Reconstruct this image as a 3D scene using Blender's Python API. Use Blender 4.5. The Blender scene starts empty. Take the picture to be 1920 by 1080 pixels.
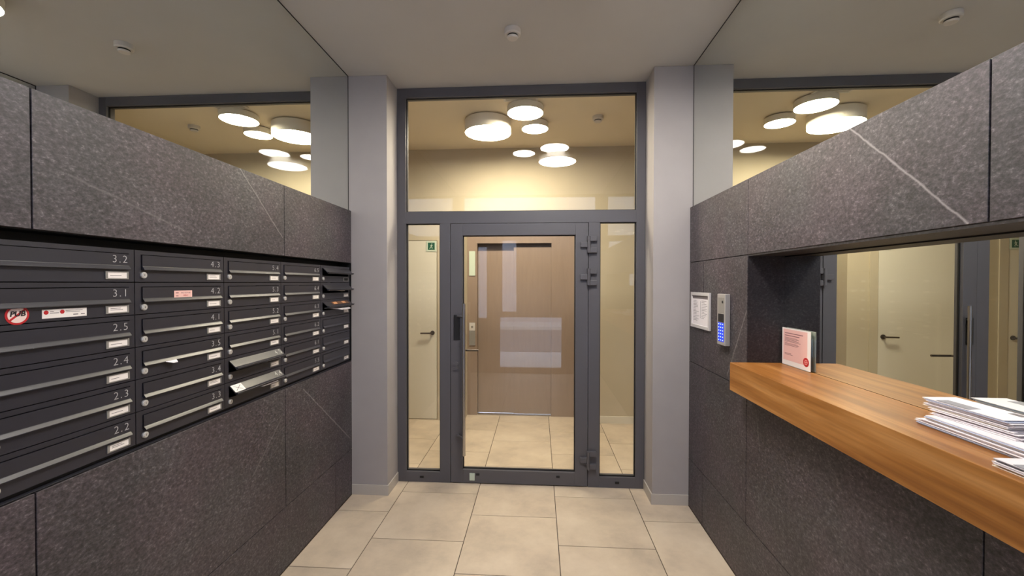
import bpy, bmesh, math, random
from mathutils import Vector, Matrix, Euler

random.seed(7)
SC = bpy.context.scene
COL = SC.collection

# ------------------------------------------------------------------ camera
F_PX, YAW, PITCH, ROLL, CAM_H = 782.46, -0.0631, -0.0123, 0.0011, 1.6462
fwd = Vector((math.sin(YAW) * math.cos(PITCH), math.cos(YAW) * math.cos(PITCH), math.sin(PITCH)))
rgt = Vector((math.cos(YAW), -math.sin(YAW), 0))
upv = rgt.cross(fwd)
r2 = rgt * math.cos(ROLL) + upv * math.sin(ROLL)
u2 = upv * math.cos(ROLL) - rgt * math.sin(ROLL)
cam_data = bpy.data.cameras.new('camera')
cam_data.sensor_width = 36
cam_data.lens = F_PX * 36 / 1920
cam_data.clip_start = 0.02
cam = bpy.data.objects.new('camera', cam_data)
COL.objects.link(cam)
m = Matrix((r2, u2, -fwd)).transposed().to_4x4()
m.translation = Vector((0, 0, CAM_H))
cam.matrix_world = m
SC.camera = cam

# ------------------------------------------------------------------ world, exposure
world = bpy.data.worlds.new('sky')
SC.world = world
world.use_nodes = True
world.node_tree.nodes['Background'].inputs[0].default_value = (0.62, 0.74, 1.0, 1)
world.node_tree.nodes['Background'].inputs[1].default_value = 5.0
SC.view_settings.view_transform = 'Standard'
SC.view_settings.look = 'None'
SC.view_settings.gamma = 1
SC.view_settings.use_curve_mapping = False
SC.view_settings.exposure = 1.2
SC.cycles.max_bounces = 14
SC.cycles.diffuse_bounces = 6
SC.cycles.glossy_bounces = 8
SC.cycles.transparent_max_bounces = 24
SC.cycles.use_denoising = True

VEST_LAMP = 31.0
LOBBY_LAMP = 35.0
VEST_COL = (1.0, 0.95, 0.90)
LOBBY_COL = (1.0, 0.885, 0.68)

# ------------------------------------------------------------------ main dimensions (metres)
XL, XR = -1.4457, 1.1114          # faces of the stone cladding
XML, XMR = XL - 0.02, XR + 0.02   # faces of the upper mirrors
ZC = 3.238                        # ceiling
ZG = 2.203                        # top of cladding
YP = 3.149                        # face of the piers
YF = 3.3755                       # face of the glazed screen
YB = 4.94                         # lobby back wall
YE = 5.14                         # lift portal face
Y0 = -0.75                         # street front, behind the camera
XLL, XLR = -4.2, 3.0              # lobby side walls
XM = 1.298                        # niche mirror

# ------------------------------------------------------------------ helpers
def lin(c):
    return tuple(((v / 255) / 12.92 if v / 255 <= 0.04045 else ((v / 255 + 0.055) / 1.055) ** 2.4) for v in c) + (1,)

def newmat(name):
    mt = bpy.data.materials.new(name)
    mt.use_nodes = True
    nt = mt.node_tree
    return mt, nt, nt.nodes['Principled BSDF']

def node(nt, typ, **kw):
    n = nt.nodes.new(typ)
    for k, v in kw.items():
        setattr(n, k, v)
    return n

def simple(name, rgb, rough=0.5, metal=0.0, spec=0.5, noise=0.0, nscale=20, bump=0.0, bscale=200, stretch=(1, 1, 1)):
    mt, nt, b = newmat(name)
    c = lin(rgb)
    b.inputs['Base Color'].default_value = c
    b.inputs['Roughness'].default_value = rough
    b.inputs['Metallic'].default_value = metal
    b.inputs['Specular IOR Level'].default_value = spec
    if noise or bump:
        tc = node(nt, 'ShaderNodeNewGeometry')
        mp = node(nt, 'ShaderNodeMapping')
        mp.inputs['Scale'].default_value = stretch
        nt.links.new(tc.outputs['Position'], mp.inputs['Vector'])
    if noise:
        nz = node(nt, 'ShaderNodeTexNoise')
        nz.inputs['Scale'].default_value = nscale
        nz.inputs['Detail'].default_value = 6
        nt.links.new(mp.outputs[0], nz.inputs['Vector'])
        rp = node(nt, 'ShaderNodeMapRange')
        rp.inputs['From Min'].default_value = 0.3
        rp.inputs['From Max'].default_value = 0.7
        rp.inputs['To Min'].default_value = 1 - noise
        rp.inputs['To Max'].default_value = 1 + noise
        nt.links.new(nz.outputs[0], rp.inputs['Value'])
        mx = node(nt, 'ShaderNodeVectorMath', operation='SCALE')
        mx.inputs[0].default_value = c[:3]
        nt.links.new(rp.outputs[0], mx.inputs['Scale'])
        nt.links.new(mx.outputs[0], b.inputs['Base Color'])
    if bump:
        nb = node(nt, 'ShaderNodeTexNoise')
        nb.inputs['Scale'].default_value = bscale
        nb.inputs['Detail'].default_value = 3
        nt.links.new(mp.outputs[0], nb.inputs['Vector'])
        bp = node(nt, 'ShaderNodeBump')
        bp.inputs['Strength'].default_value = bump
        bp.inputs['Distance'].default_value = 0.002
        nt.links.new(nb.outputs[0], bp.inputs['Height'])
        nt.links.new(bp.outputs[0], b.inputs['Normal'])
    return mt

def emission(name, rgb, strength):
    mt, nt, b = newmat(name)
    b.inputs['Base Color'].default_value = (0.8, 0.8, 0.8, 1)
    b.inputs['Emission Color'].default_value = tuple(rgb) + (1,)
    b.inputs['Emission Strength'].default_value = strength
    return mt

def glass_mat(name, f0=0.04, tint=(1, 1, 1), rough=0.0):
    mt = bpy.data.materials.new(name)
    mt.use_nodes = True
    nt = mt.node_tree
    nt.nodes.clear()
    out = node(nt, 'ShaderNodeOutputMaterial')
    mix = node(nt, 'ShaderNodeMixShader')
    tr = node(nt, 'ShaderNodeBsdfTransparent')
    tr.inputs[0].default_value = tuple(tint) + (1,)
    gl = node(nt, 'ShaderNodeBsdfGlossy')
    gl.inputs['Roughness'].default_value = rough
    ge = node(nt, 'ShaderNodeNewGeometry')
    dt = node(nt, 'ShaderNodeVectorMath', operation='DOT_PRODUCT')
    nt.links.new(ge.outputs['Normal'], dt.inputs[0])
    nt.links.new(ge.outputs['Incoming'], dt.inputs[1])
    ab = node(nt, 'ShaderNodeMath', operation='ABSOLUTE')
    nt.links.new(dt.outputs['Value'], ab.inputs[0])
    sb = node(nt, 'ShaderNodeMath', operation='SUBTRACT')
    sb.inputs[0].default_value = 1
    nt.links.new(ab.outputs[0], sb.inputs[1])
    pw = node(nt, 'ShaderNodeMath', operation='POWER')
    pw.inputs[1].default_value = 5
    nt.links.new(sb.outputs[0], pw.inputs[0])
    mr = node(nt, 'ShaderNodeMath', operation='MULTIPLY_ADD')
    mr.inputs[1].default_value = 1 - f0
    mr.inputs[2].default_value = f0
    nt.links.new(pw.outputs[0], mr.inputs[0])
    nt.links.new(mr.outputs[0], mix.inputs[0])
    nt.links.new(tr.outputs[0], mix.inputs[1])
    nt.links.new(gl.outputs[0], mix.inputs[2])
    nt.links.new(mix.outputs[0], out.inputs[0])
    return mt

def mirror_mat(name, tint):
    mt = bpy.data.materials.new(name)
    mt.use_nodes = True
    nt = mt.node_tree
    nt.nodes.clear()
    out = node(nt, 'ShaderNodeOutputMaterial')
    gl = node(nt, 'ShaderNodeBsdfGlossy')
    gl.inputs['Roughness'].default_value = 0.0
    gl.inputs[0].default_value = tuple(tint) + (1,)
    nt.links.new(gl.outputs[0], out.inputs[0])
    return mt

def granite_mat(name, veins, gain=0.97):
    """dark flamed stone; veins are lines (y0, z0, y1, z1, width) lying in the stone"""
    mt, nt, b = newmat(name)
    L = nt.links
    ge = node(nt, 'ShaderNodeNewGeometry')
    big = node(nt, 'ShaderNodeTexNoise'); big.inputs['Scale'].default_value = 2.3; big.inputs['Detail'].default_value = 5
    L.new(ge.outputs['Position'], big.inputs['Vector'])
    sp = node(nt, 'ShaderNodeTexNoise'); sp.inputs['Scale'].default_value = 95; sp.inputs['Detail'].default_value = 4; sp.inputs['Roughness'].default_value = 0.7
    mp = node(nt, 'ShaderNodeMapping'); mp.inputs['Scale'].default_value = (1, 0.75, 1.15)
    L.new(ge.outputs['Position'], mp.inputs['Vector']); L.new(mp.outputs[0], sp.inputs['Vector'])
    rp = node(nt, 'ShaderNodeValToRGB')
    e = rp.color_ramp.elements
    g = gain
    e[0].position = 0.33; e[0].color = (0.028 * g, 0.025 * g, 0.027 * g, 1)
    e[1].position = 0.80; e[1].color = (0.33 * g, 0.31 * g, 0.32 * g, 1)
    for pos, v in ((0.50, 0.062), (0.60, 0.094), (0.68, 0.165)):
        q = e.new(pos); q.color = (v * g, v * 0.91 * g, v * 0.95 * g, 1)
    L.new(sp.outputs[0], rp.inputs[0])
    mr = node(nt, 'ShaderNodeMapRange')
    mr.inputs['From Min'].default_value = 0.3; mr.inputs['From Max'].default_value = 0.7
    mr.inputs['To Min'].default_value = 0.74; mr.inputs['To Max'].default_value = 1.22
    L.new(big.outputs[0], mr.inputs['Value'])
    sc = node(nt, 'ShaderNodeVectorMath', operation='SCALE')
    L.new(rp.outputs[0], sc.inputs[0]); L.new(mr.outputs[0], sc.inputs['Scale'])
    # warm / cool drift of the stone
    cool = node(nt, 'ShaderNodeTexNoise'); cool.inputs['Scale'].default_value = 3.1; cool.inputs['Detail'].default_value = 3
    off = node(nt, 'ShaderNodeVectorMath', operation='ADD'); off.inputs[1].default_value = (7.3, 2.1, 4.4)
    L.new(ge.outputs['Position'], off.inputs[0]); L.new(off.outputs[0], cool.inputs['Vector'])
    dr = node(nt, 'ShaderNodeValToRGB')
    dr.color_ramp.elements[0].position = 0.38; dr.color_ramp.elements[0].color = (1.10, 0.96, 1.03, 1)
    dr.color_ramp.elements[1].position = 0.62; dr.color_ramp.elements[1].color = (0.98, 0.97, 0.99, 1)
    L.new(cool.outputs[0], dr.inputs[0])
    ml = node(nt, 'ShaderNodeVectorMath', operation='MULTIPLY')
    L.new(sc.outputs[0], ml.inputs[0]); L.new(dr.outputs[0], ml.inputs[1])
    cur = ml.outputs[0]
    wob = node(nt, 'ShaderNodeTexNoise'); wob.inputs['Scale'].default_value = 22; wob.inputs['Detail'].default_value = 3
    L.new(ge.outputs['Position'], wob.inputs['Vector'])
    wsc = node(nt, 'ShaderNodeMath', operation='MULTIPLY_ADD'); wsc.inputs[1].default_value = 0.012; wsc.inputs[2].default_value = -0.006
    L.new(wob.outputs[0], wsc.inputs[0])
    sx = node(nt, 'ShaderNodeSeparateXYZ'); L.new(ge.outputs['Position'], sx.inputs[0])
    for (ya, za, yb, zb, w, amt) in veins:
        d = Vector((yb - ya, zb - za)); ln = d.length; d /= ln
        n = Vector((-d.y, d.x))
        def lincomb(a, bb, c):
            m1 = node(nt, 'ShaderNodeMath', operation='MULTIPLY'); m1.inputs[1].default_value = a; L.new(sx.outputs['Y'], m1.inputs[0])
            m2 = node(nt, 'ShaderNodeMath', operation='MULTIPLY_ADD'); m2.inputs[1].default_value = bb; L.new(sx.outputs['Z'], m2.inputs[0]); L.new(m1.outputs[0], m2.inputs[2])
            m3 = node(nt, 'ShaderNodeMath', operation='ADD'); m3.inputs[1].default_value = c; L.new(m2.outputs[0], m3.inputs[0])
            return m3.outputs[0]
        dist = lincomb(n.x, n.y, -(n.x * ya + n.y * za))
        along = lincomb(d.x, d.y, -(d.x * ya + d.y * za))
        ad = node(nt, 'ShaderNodeMath', operation='ADD'); L.new(dist, ad.inputs[0]); L.new(wsc.outputs[0], ad.inputs[1])
        ab = node(nt, 'ShaderNodeMath', operation='ABSOLUTE'); L.new(ad.outputs[0], ab.inputs[0])
        a1 = node(nt, 'ShaderNodeMapRange'); a1.inputs['From Min'].default_value = 0.0; a1.inputs['From Max'].default_value = w
        a1.inputs['To Min'].default_value = amt; a1.inputs['To Max'].default_value = 0.0; L.new(ab.outputs[0], a1.inputs['Value'])
        g1 = node(nt, 'ShaderNodeMath', operation='GREATER_THAN'); g1.inputs[1].default_value = 0; L.new(along, g1.inputs[0])
        g2 = node(nt, 'ShaderNodeMath', operation='LESS_THAN'); g2.inputs[1].default_value = ln; L.new(along, g2.inputs[0])
        k = node(nt, 'ShaderNodeMath', operation='MULTIPLY'); L.new(a1.outputs[0], k.inputs[0]); L.new(g1.outputs[0], k.inputs[1])
        k2 = node(nt, 'ShaderNodeMath', operation='MULTIPLY'); L.new(k.outputs[0], k2.inputs[0]); L.new(g2.outputs[0], k2.inputs[1])
        mx = node(nt, 'ShaderNodeMix', data_type='RGBA')
        L.new(k2.outputs[0], mx.inputs[0]); L.new(cur, mx.inputs[6]); mx.inputs[7].default_value = (0.34, 0.31, 0.31, 1)
        cur = mx.outputs[2]
    L.new(cur, b.inputs['Base Color'])
    b.inputs['Roughness'].default_value = 0.5
    b.inputs['Specular IOR Level'].default_value = 0.45
    bp = node(nt, 'ShaderNodeBump'); bp.inputs['Strength'].default_value = 0.25; bp.inputs['Distance'].default_value = 0.002
    L.new(sp.outputs[0], bp.inputs['Height']); L.new(bp.outputs[0], b.inputs['Normal'])
    return mt

def wood_mat(name):
    mt, nt, b = newmat(name)
    L = nt.links
    ge = node(nt, 'ShaderNodeNewGeometry')
    mp = node(nt, 'ShaderNodeMapping'); mp.inputs['Scale'].default_value = (1.0, 0.045, 1.0)
    L.new(ge.outputs['Position'], mp.inputs['Vector'])
    ds = node(nt, 'ShaderNodeTexNoise'); ds.inputs['Scale'].default_value = 5; ds.inputs['Detail'].default_value = 2
    L.new(mp.outputs[0], ds.inputs['Vector'])
    vm = node(nt, 'ShaderNodeVectorMath', operation='SCALE'); vm.inputs['Scale'].default_value = 0.16
    L.new(ds.outputs['Color'], vm.inputs[0])
    va = node(nt, 'ShaderNodeVectorMath', operation='ADD'); L.new(mp.outputs[0], va.inputs[0]); L.new(vm.outputs[0], va.inputs[1])
    n1 = node(nt, 'ShaderNodeTexNoise'); n1.inputs['Scale'].default_value = 24; n1.inputs['Detail'].default_value = 4
    L.new(va.outputs[0], n1.inputs['Vector'])
    n2 = node(nt, 'ShaderNodeTexNoise'); n2.inputs['Scale'].default_value = 120; n2.inputs['Detail'].default_value = 3
    mp2 = node(nt, 'ShaderNodeMapping'); mp2.inputs['Scale'].default_value = (1, 0.04, 1)
    L.new(ge.outputs['Position'], mp2.inputs['Vector']); L.new(mp2.outputs[0], n2.inputs['Vector'])
    rp = node(nt, 'ShaderNodeValToRGB')
    e = rp.color_ramp.elements
    e[0].position = 0.30; e[0].color = lin((124, 76, 30))
    e[1].position = 0.72; e[1].color = lin((180, 128, 73))
    q = e.new(0.47); q.color = lin((150, 97, 44))
    q = e.new(0.58); q.color = lin((163, 110, 55))
    L.new(n1.outputs[0], rp.inputs[0])
    mr = node(nt, 'ShaderNodeMapRange'); mr.inputs['From Min'].default_value = 0.3; mr.inputs['From Max'].default_value = 0.7
    mr.inputs['To Min'].default_value = 0.86; mr.inputs['To Max'].default_value = 1.1
    L.new(n2.outputs[0], mr.inputs['Value'])
    sc = node(nt, 'ShaderNodeVectorMath', operation='SCALE'); L.new(rp.outputs[0], sc.inputs[0]); L.new(mr.outputs[0], sc.inputs['Scale'])
    L.new(sc.outputs[0], b.inputs['Base Color'])
    b.inputs['Roughness'].default_value = 0.38
    b.inputs['Specular IOR Level'].default_value = 0.4
    return mt

def tile_mat(name):
    mt, nt, b = newmat(name)
    L = nt.links
    ge = node(nt, 'ShaderNodeNewGeometry')
    oi = node(nt, 'ShaderNodeObjectInfo')
    mul = node(nt, 'ShaderNodeVectorMath', operation='SCALE'); mul.inputs[0].default_value = (9, 17, 5)
    L.new(oi.outputs['Random'], mul.inputs['Scale'])
    ad = node(nt, 'ShaderNodeVectorMath', operation='ADD'); L.new(ge.outputs['Position'], ad.inputs[0]); L.new(mul.outputs[0], ad.inputs[1])
    n1 = node(nt, 'ShaderNodeTexNoise'); n1.inputs['Scale'].default_value = 3.4; n1.inputs['Detail'].default_value = 7; n1.inputs['Roughness'].default_value = 0.62
    L.new(ad.outputs[0], n1.inputs['Vector'])
    rp = node(nt, 'ShaderNodeValToRGB')
    e = rp.color_ramp.elements
    e[0].position = 0.28; e[0].color = lin((176, 161, 143))
    e[1].position = 0.74; e[1].color = lin((213, 197, 175))
    q = e.new(0.5); q.color = lin((199, 182, 160))
    L.new(n1.outputs[0], rp.inputs[0])
    mr = node(nt, 'ShaderNodeMapRange'); mr.inputs['To Min'].default_value = 0.95; mr.inputs['To Max'].default_value = 1.04
    L.new(oi.outputs['Random'], mr.inputs['Value'])
    sc = node(nt, 'ShaderNodeVectorMath', operation='SCALE'); L.new(rp.outputs[0], sc.inputs[0]); L.new(mr.outputs[0], sc.inputs['Scale'])
    L.new(sc.outputs[0], b.inputs['Base Color'])
    b.inputs['Roughness'].default_value = 0.48
    b.inputs['Specular IOR Level'].default_value = 0.35
    return mt

M = {}
M['plaster'] = simple('painted_plaster', (166, 160, 158), 0.75, noise=0.025, nscale=6, bump=0.05)
M['ceiling'] = simple('ceiling_paint', (190, 187, 184), 0.85, noise=0.015, nscale=4)
M['ceiling_lobby'] = simple('lobby_ceiling_lightened', (226, 214, 192), 0.85, noise=0.015, nscale=4)  # ceiling colour lightened to stand in for bounced lobby light
M['lobby_wall'] = simple('lobby_paint', (190, 178, 154), 0.8, noise=0.02, nscale=5)
M['lobby_door'] = simple('white_lacquer', (218, 212, 196), 0.45)
M['base'] = simple('painted_skirting', (186, 179, 170), 0.55)
M['frame'] = simple('anthracite_aluminium', (88, 86, 90), 0.42, spec=0.45, bump=0.04, bscale=600)
M['gasket'] = simple('black_rubber', (14, 14, 16), 0.6)
M['box'] = simple('anthracite_powder_coat', (46, 45, 52), 0.34, spec=0.7, bump=0.05, bscale=700)
M['box_dark'] = simple('dark_sheet_metal', (18, 18, 20), 0.5)
M['lock_metal'] = simple('satin_nickel', (206, 202, 196), 0.3, metal=0.35)
M['steel'] = simple('brushed_steel', (196, 192, 186), 0.28, metal=1.0)
M['number'] = simple('engraved_silver', (188, 186, 186), 0.4, metal=0.2)
M['holder'] = simple('grey_plastic', (140, 136, 130), 0.3)
M['card'] = simple('white_card', (238, 230, 224), 0.6)
M['paper'] = simple('white_paper', (236, 230, 232), 0.6, noise=0.02, nscale=30)
M['paper_blue'] = simple('bluish_paper', (196, 204, 226), 0.6)
M['paper_cream'] = simple('cream_paper', (236, 226, 208), 0.6)
M['paper_grey'] = simple('grey_paper', (150, 148, 152), 0.6)
M['ink'] = simple('dark_ink', (30, 27, 30), 0.6)
M['ink_grey'] = simple('grey_ink', (120, 112, 112), 0.6)
M['ink_rose'] = simple('rose_ink', (150, 106, 106), 0.6)
M['red'] = simple('sticker_red', (186, 34, 40), 0.45)
M['red_light'] = simple('sticker_rose', (226, 150, 142), 0.45)
M['pink'] = simple('pink_print', (236, 190, 180), 0.5)
M['sticker_white'] = simple('sticker_white', (240, 214, 206), 0.5)
M['white'] = simple('white_plastic', (206, 200, 194), 0.45)
M['lamp_side'] = simple('lamp_shade_white', (226, 220, 208), 0.6)
M['green'] = simple('sign_green', (10, 84, 58), 0.4)
M['sign_back'] = simple('sign_plate', (196, 208, 190), 0.4)
M['taupe'] = simple('taupe_lift_panel', (146, 127, 112), 0.30, spec=0.5, noise=0.04, nscale=40, stretch=(1, 1, 0.1))
M['taupe_dark'] = simple('taupe_lift_header', (84, 70, 64), 0.5)
M['blue_key'] = emission('blue_backlight', (0.02, 0.07, 1.0), 0.40)
M['key_light'] = emission('key_symbol_light', (0.55, 0.70, 1.0), 0.7)
for k_ in ('blue_key', 'key_light'):
    M[k_].node_tree.nodes['Principled BSDF'].inputs['Base Color'].default_value = (0.01, 0.015, 0.08, 1)
M['grey_metal'] = simple('satin_grey_metal', (176, 172, 168), 0.35, metal=0.3)
M['dark_metal'] = simple('dark_satin_metal', (112, 104, 98), 0.32, metal=0.9)
M['pale_metal'] = simple('pale_aluminium', (206, 202, 200), 0.4, metal=0.1)
M['wood'] = wood_mat('oak_veneer')
M['tile'] = tile_mat('porcelain_tile')
M['grout'] = simple('grout', (84, 72, 62), 0.9)
M['glass'] = glass_mat('clear_glass', 0.045, (0.985, 0.99, 0.98))
M['acrylic'] = glass_mat('clear_acrylic', 0.045, (0.95, 0.97, 0.96))
M['mirror'] = mirror_mat('silvered_mirror', (0.84, 0.86, 0.82))
M['granite_left'] = granite_mat('dark_stone_left', [
    (1.944, 2.20, 2.28, 1.90, 0.004, 0.55), (2.48, 0.99, 3.12, 0.445, 0.006, 0.45),
    (2.26, 0.88, 2.02, 0.66, 0.005, 0.25), (1.2, 1.98, 1.62, 1.86, 0.006, 0.2), (1.55, 0.95, 1.5, 0.75, 0.004, 0.14)])
M['granite_right'] = granite_mat('dark_stone_right', [
    (1.575, 2.203, 1.339, 1.979, 0.005, 0.8), (1.339, 1.979, 1.156, 1.80, 0.005, 0.8),
    (2.303, 1.50, 2.53, 1.10, 0.006, 0.4), (2.2, 1.0, 2.16, 0.8, 0.008, 0.12)])
M['granite_niche'] = granite_mat('shaded_dark_stone', [], 0.40)  # same stone as the cladding, niche shade put into its colour
M['asphalt'] = simple('asphalt', (92, 94, 100), 0.8, noise=0.1, nscale=60)
M['kerb'] = simple('concrete_paving', (168, 166, 164), 0.8, noise=0.05, nscale=8)
M['facade'] = simple('rendered_facade', (150, 148, 152), 0.8)
M['dark_wood'] = simple('stained_timber', (92, 72, 58), 0.45, noise=0.1, nscale=14, stretch=(1, 1, 0.1))

def box(bm, x0, x1, y0, y1, z0, z1):
    x0, x1 = min(x0, x1), max(x0, x1); y0, y1 = min(y0, y1), max(y0, y1); z0, z1 = min(z0, z1), max(z0, z1)
    v = [bm.verts.new(p) for p in ((x0, y0, z0), (x1, y0, z0), (x1, y1, z0), (x0, y1, z0), (x0, y0, z1), (x1, y0, z1), (x1, y1, z1), (x0, y1, z1))]
    for f in ((3, 2, 1, 0), (4, 5, 6, 7), (0, 1, 5, 4), (1, 2, 6, 5), (2, 3, 7, 6), (3, 0, 4, 7)):
        bm.faces.new([v[i] for i in f])

def cyl(bm, p0, p1, r, seg=24, r2=None):
    p0, p1 = Vector(p0), Vector(p1)
    d = p1 - p0
    q = d.to_track_quat('Z', 'Y').to_matrix().to_4x4()
    q.translation = (p0 + p1) / 2
    bmesh.ops.create_cone(bm, cap_ends=True, cap_tris=False, segments=seg, radius1=r, radius2=r if r2 is None else r2, depth=d.length, matrix=q)

def prism(bm, prof, axis_a, axis_b, mapping):
    """extrude a closed 2-D profile between a and b; mapping(u, v, t) gives the point"""
    A = [bm.verts.new(mapping(u, v, axis_a)) for u, v in prof]
    B = [bm.verts.new(mapping(u, v, axis_b)) for u, v in prof]
    n = len(prof)
    for i in range(n):
        bm.faces.new((A[i], A[(i + 1) % n], B[(i + 1) % n], B[i]))
    bm.faces.new(A[::-1]); bm.faces.new(B)
    bmesh.ops.recalc_face_normals(bm, faces=bm.faces)

def finish(bm, name, mat, bevel=0.0, smooth=False, seg=2):
    if bevel:
        bmesh.ops.bevel(bm, geom=list(bm.edges), offset=bevel, segments=seg, affect='EDGES', profile=0.5)
    me = bpy.data.meshes.new(name)
    bm.to_mesh(me); bm.free()
    if smooth:
        for p in me.polygons:
            p.use_smooth = True
        me.set_sharp_from_angle(angle=0.7)
    me.materials.append(mat if not isinstance(mat, str) else M[mat])
    return me

def link(name, me, parent=None, loc=(0, 0, 0)):
    o = bpy.data.objects.new(name, me)
    COL.objects.link(o)
    o.location = loc
    if parent:
        o.parent = parent
    return o

def root_of(o):
    v = Vector((0, 0, 0))
    while o:
        v += o.location
        o = o.parent
    return v

def boxes(name, lst, mat, parent=None, bevel=0.0, loc=None):
    """boxes in world coordinates, as one object; its origin is the parent's or the middle of its base"""
    bm = bmesh.new()
    for b in lst:
        box(bm, *b)
    org = root_of(parent) if parent else Vector(loc) if loc else Vector((
        (min(b[0] for b in lst) + max(b[1] for b in lst)) / 2, (min(b[2] for b in lst) + max(b[3] for b in lst)) / 2, min(min(b[4], b[5]) for b in lst)))
    bmesh.ops.translate(bm, verts=bm.verts, vec=-org)
    me = finish(bm, name, mat, bevel)
    return link(name, me, parent, (0, 0, 0) if parent else org)

def shape(name, fn, mat, parent=None, smooth=True, bevel=0.0, loc=(0, 0, 0)):
    bm = bmesh.new(); fn(bm)
    org = root_of(parent) if parent else Vector(loc)
    bmesh.ops.translate(bm, verts=bm.verts, vec=-org)
    me = finish(bm, name, mat, bevel, smooth)
    return link(name, me, parent, (0, 0, 0) if parent else org)

def empty(name, loc):
    o = bpy.data.objects.new(name, None)
    COL.objects.link(o)
    o.location = loc
    o.empty_display_size = 0.05
    return o

def tag(o, label, cat, group=None):
    o['label'] = label; o['category'] = cat
    if group:
        o['group'] = group
    return o

def struct(o):
    o['kind'] = 'structure'
    return o

def text_mesh(s, size, name, mat, side, extrude=0.0004, spacing=1.0, bold=0.0, shear=0.0):
    cu = bpy.data.curves.new('lettering', 'FONT')
    cu.body = s; cu.size = size; cu.extrude = extrude
    cu.space_character = spacing; cu.offset = bold; cu.shear = shear
    cu.align_x = 'CENTER'; cu.align_y = 'CENTER'; cu.resolution_u = 3
    ob = bpy.data.objects.new('lettering', cu)
    COL.objects.link(ob)
    dg = bpy.context.evaluated_depsgraph_get()
    me = bpy.data.meshes.new_from_object(ob.evaluated_get(dg))
    bpy.data.objects.remove(ob); bpy.data.curves.remove(cu)
    for v in me.vertices:
        x, y, z = v.co
        if side == 'L':
            v.co = (z, x, y)
        elif side == 'R':
            v.co = (-z, -x, y)
        else:
            v.co = (x, -z, y)
    me.name = name
    me.materials.clear(); me.materials.append(M[mat])
    return me

# ================================================================== SETTING
# ---- floor
floor = boxes('floor', [(XLL - 0.1, XLR + 0.1, Y0 - 0.05, 5.4, -0.12, -0.003)], 'grout', loc=(0, 0, 0))
struct(floor)
TILE = 0.6
GAP = 0.0024
tile_cache = {}
def add_tile(x0, x1, y0, y1):
    x0 += GAP; x1 -= GAP; y0 += GAP; y1 -= GAP
    if x1 - x0 < 0.03 or y1 - y0 < 0.03:
        return
    key = (round(x1 - x0, 3), round(y1 - y0, 3))
    if key not in tile_cache:
        bm = bmesh.new()
        box(bm, -key[0] / 2, key[0] / 2, -key[1] / 2, key[1] / 2, -0.010, 0.0)
        tile_cache[key] = finish(bm, 'tile', 'tile', 0.0010, seg=1)
    link('tile', tile_cache[key], floor, ((x0 + x1) / 2, (y0 + y1) / 2, 0))
TX = -0.4716
YSILL = YF + 0.02
def lay(xa, xb, ya, yb, off_even, off_odd):
    k0 = math.floor((xa - TX) / TILE); k1 = math.ceil((xb - TX) / TILE)
    for k in range(k0, k1):
        c0, c1 = max(xa, TX + k * TILE), min(xb, TX + (k + 1) * TILE)
        off = off_even if k % 2 == 0 else off_odd
        j0 = math.floor((ya - off) / TILE); j1 = math.ceil((yb - off) / TILE)
        for j in range(j0, j1):
            d0, d1 = max(ya, off + j * TILE), min(yb, off + (j + 1) * TILE)
            if d1 > d0:
                add_tile(c0, c1, d0, d1)
lay(XL, XR, Y0, YSILL, 2.918, 3.210)
lay(XLL, XLR, YSILL + 0.004, YE + 0.02, 3.715, 4.015)

# ---- ceiling
struct(boxes('ceiling', [(XLL - 0.1, XLR + 0.1, Y0 - 0.15, YF + 0.04, ZC, ZC + 0.15)], 'ceiling', loc=(0, 0, ZC)))
struct(boxes('ceiling_lobby', [(XLL - 0.1, XLR + 0.1, YF + 0.04, 5.5, ZC, ZC + 0.15)], 'ceiling_lobby', loc=(0, 4, ZC)))

# ---- side walls and cladding
J = 0.0022
def clad(parent, side, y0, y1, z0, z1, thick=0.02):
    x = XL if side == 'L' else XR
    xa, xb = (x - thick, x) if side == 'L' else (x, x + thick)
    bm = bmesh.new()
    cy, cz = (y0 + y1) / 2, (z0 + z1) / 2
    box(bm, xa, xb, y0 + J - cy, y1 - J - cy, z0 + J - cz, z1 - J - cz)
    for v in bm.verts:
        v.co.x -= x
    me = finish(bm, 'stone_panel', 'granite_left' if side == 'L' else 'granite_right', 0.0008, seg=1)
    link('stone_panel', me, parent, Vector((x, cy, cz)) - root_of(parent))

REC0, REC1 = 1.040, 1.797       # letterbox recess, bottom and top
NB, NT = 1.075, 1.797           # ledge underside, niche top
NY0, NY1 = -0.09, 2.297         # niche length
MBY0 = 0.978
WT = 0.30
wl = struct(boxes('wall_left', [(XL - 0.02 - WT, XL - 0.021, Y0, YP, 0, REC0)], 'box_dark', loc=(XL - 0.1, 1, 0)))
wlm = struct(boxes('wall_left_middle', [(XL - 0.02 - WT, XL - 0.021, Y0, MBY0, REC0, REC1)], 'box_dark'))
struct(boxes('wall_left_recess', [(XL - 0.02 - WT, XL - 0.19, MBY0, YP, REC0, REC1)], 'box_dark'))
wlu = struct(boxes('wall_left_upper', [(XL - 0.02 - WT, XML - 0.005, Y0, YP, REC1, ZC)], 'box_dark'))
wr = struct(boxes('wall_right', [
    (XR + 0.021, XR + 0.02 + WT, Y0, YP, 0, NB), (XR + 0.021, XR + 0.02 + WT, NY1 + 0.02, YP, NB, NT),
    (XR + 0.021, XR + 0.02 + WT, Y0, NY0 - 0.02, NB, NT), (XM + 0.006, XR + 0.02 + WT, NY0 - 0.02, NY1 + 0.02, NB, NT),
    (XMR + 0.005, XR + 0.02 + WT, Y0, YP, NT, ZC)], 'box_dark', loc=(XR + 0.1, 1, 0)))

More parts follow.
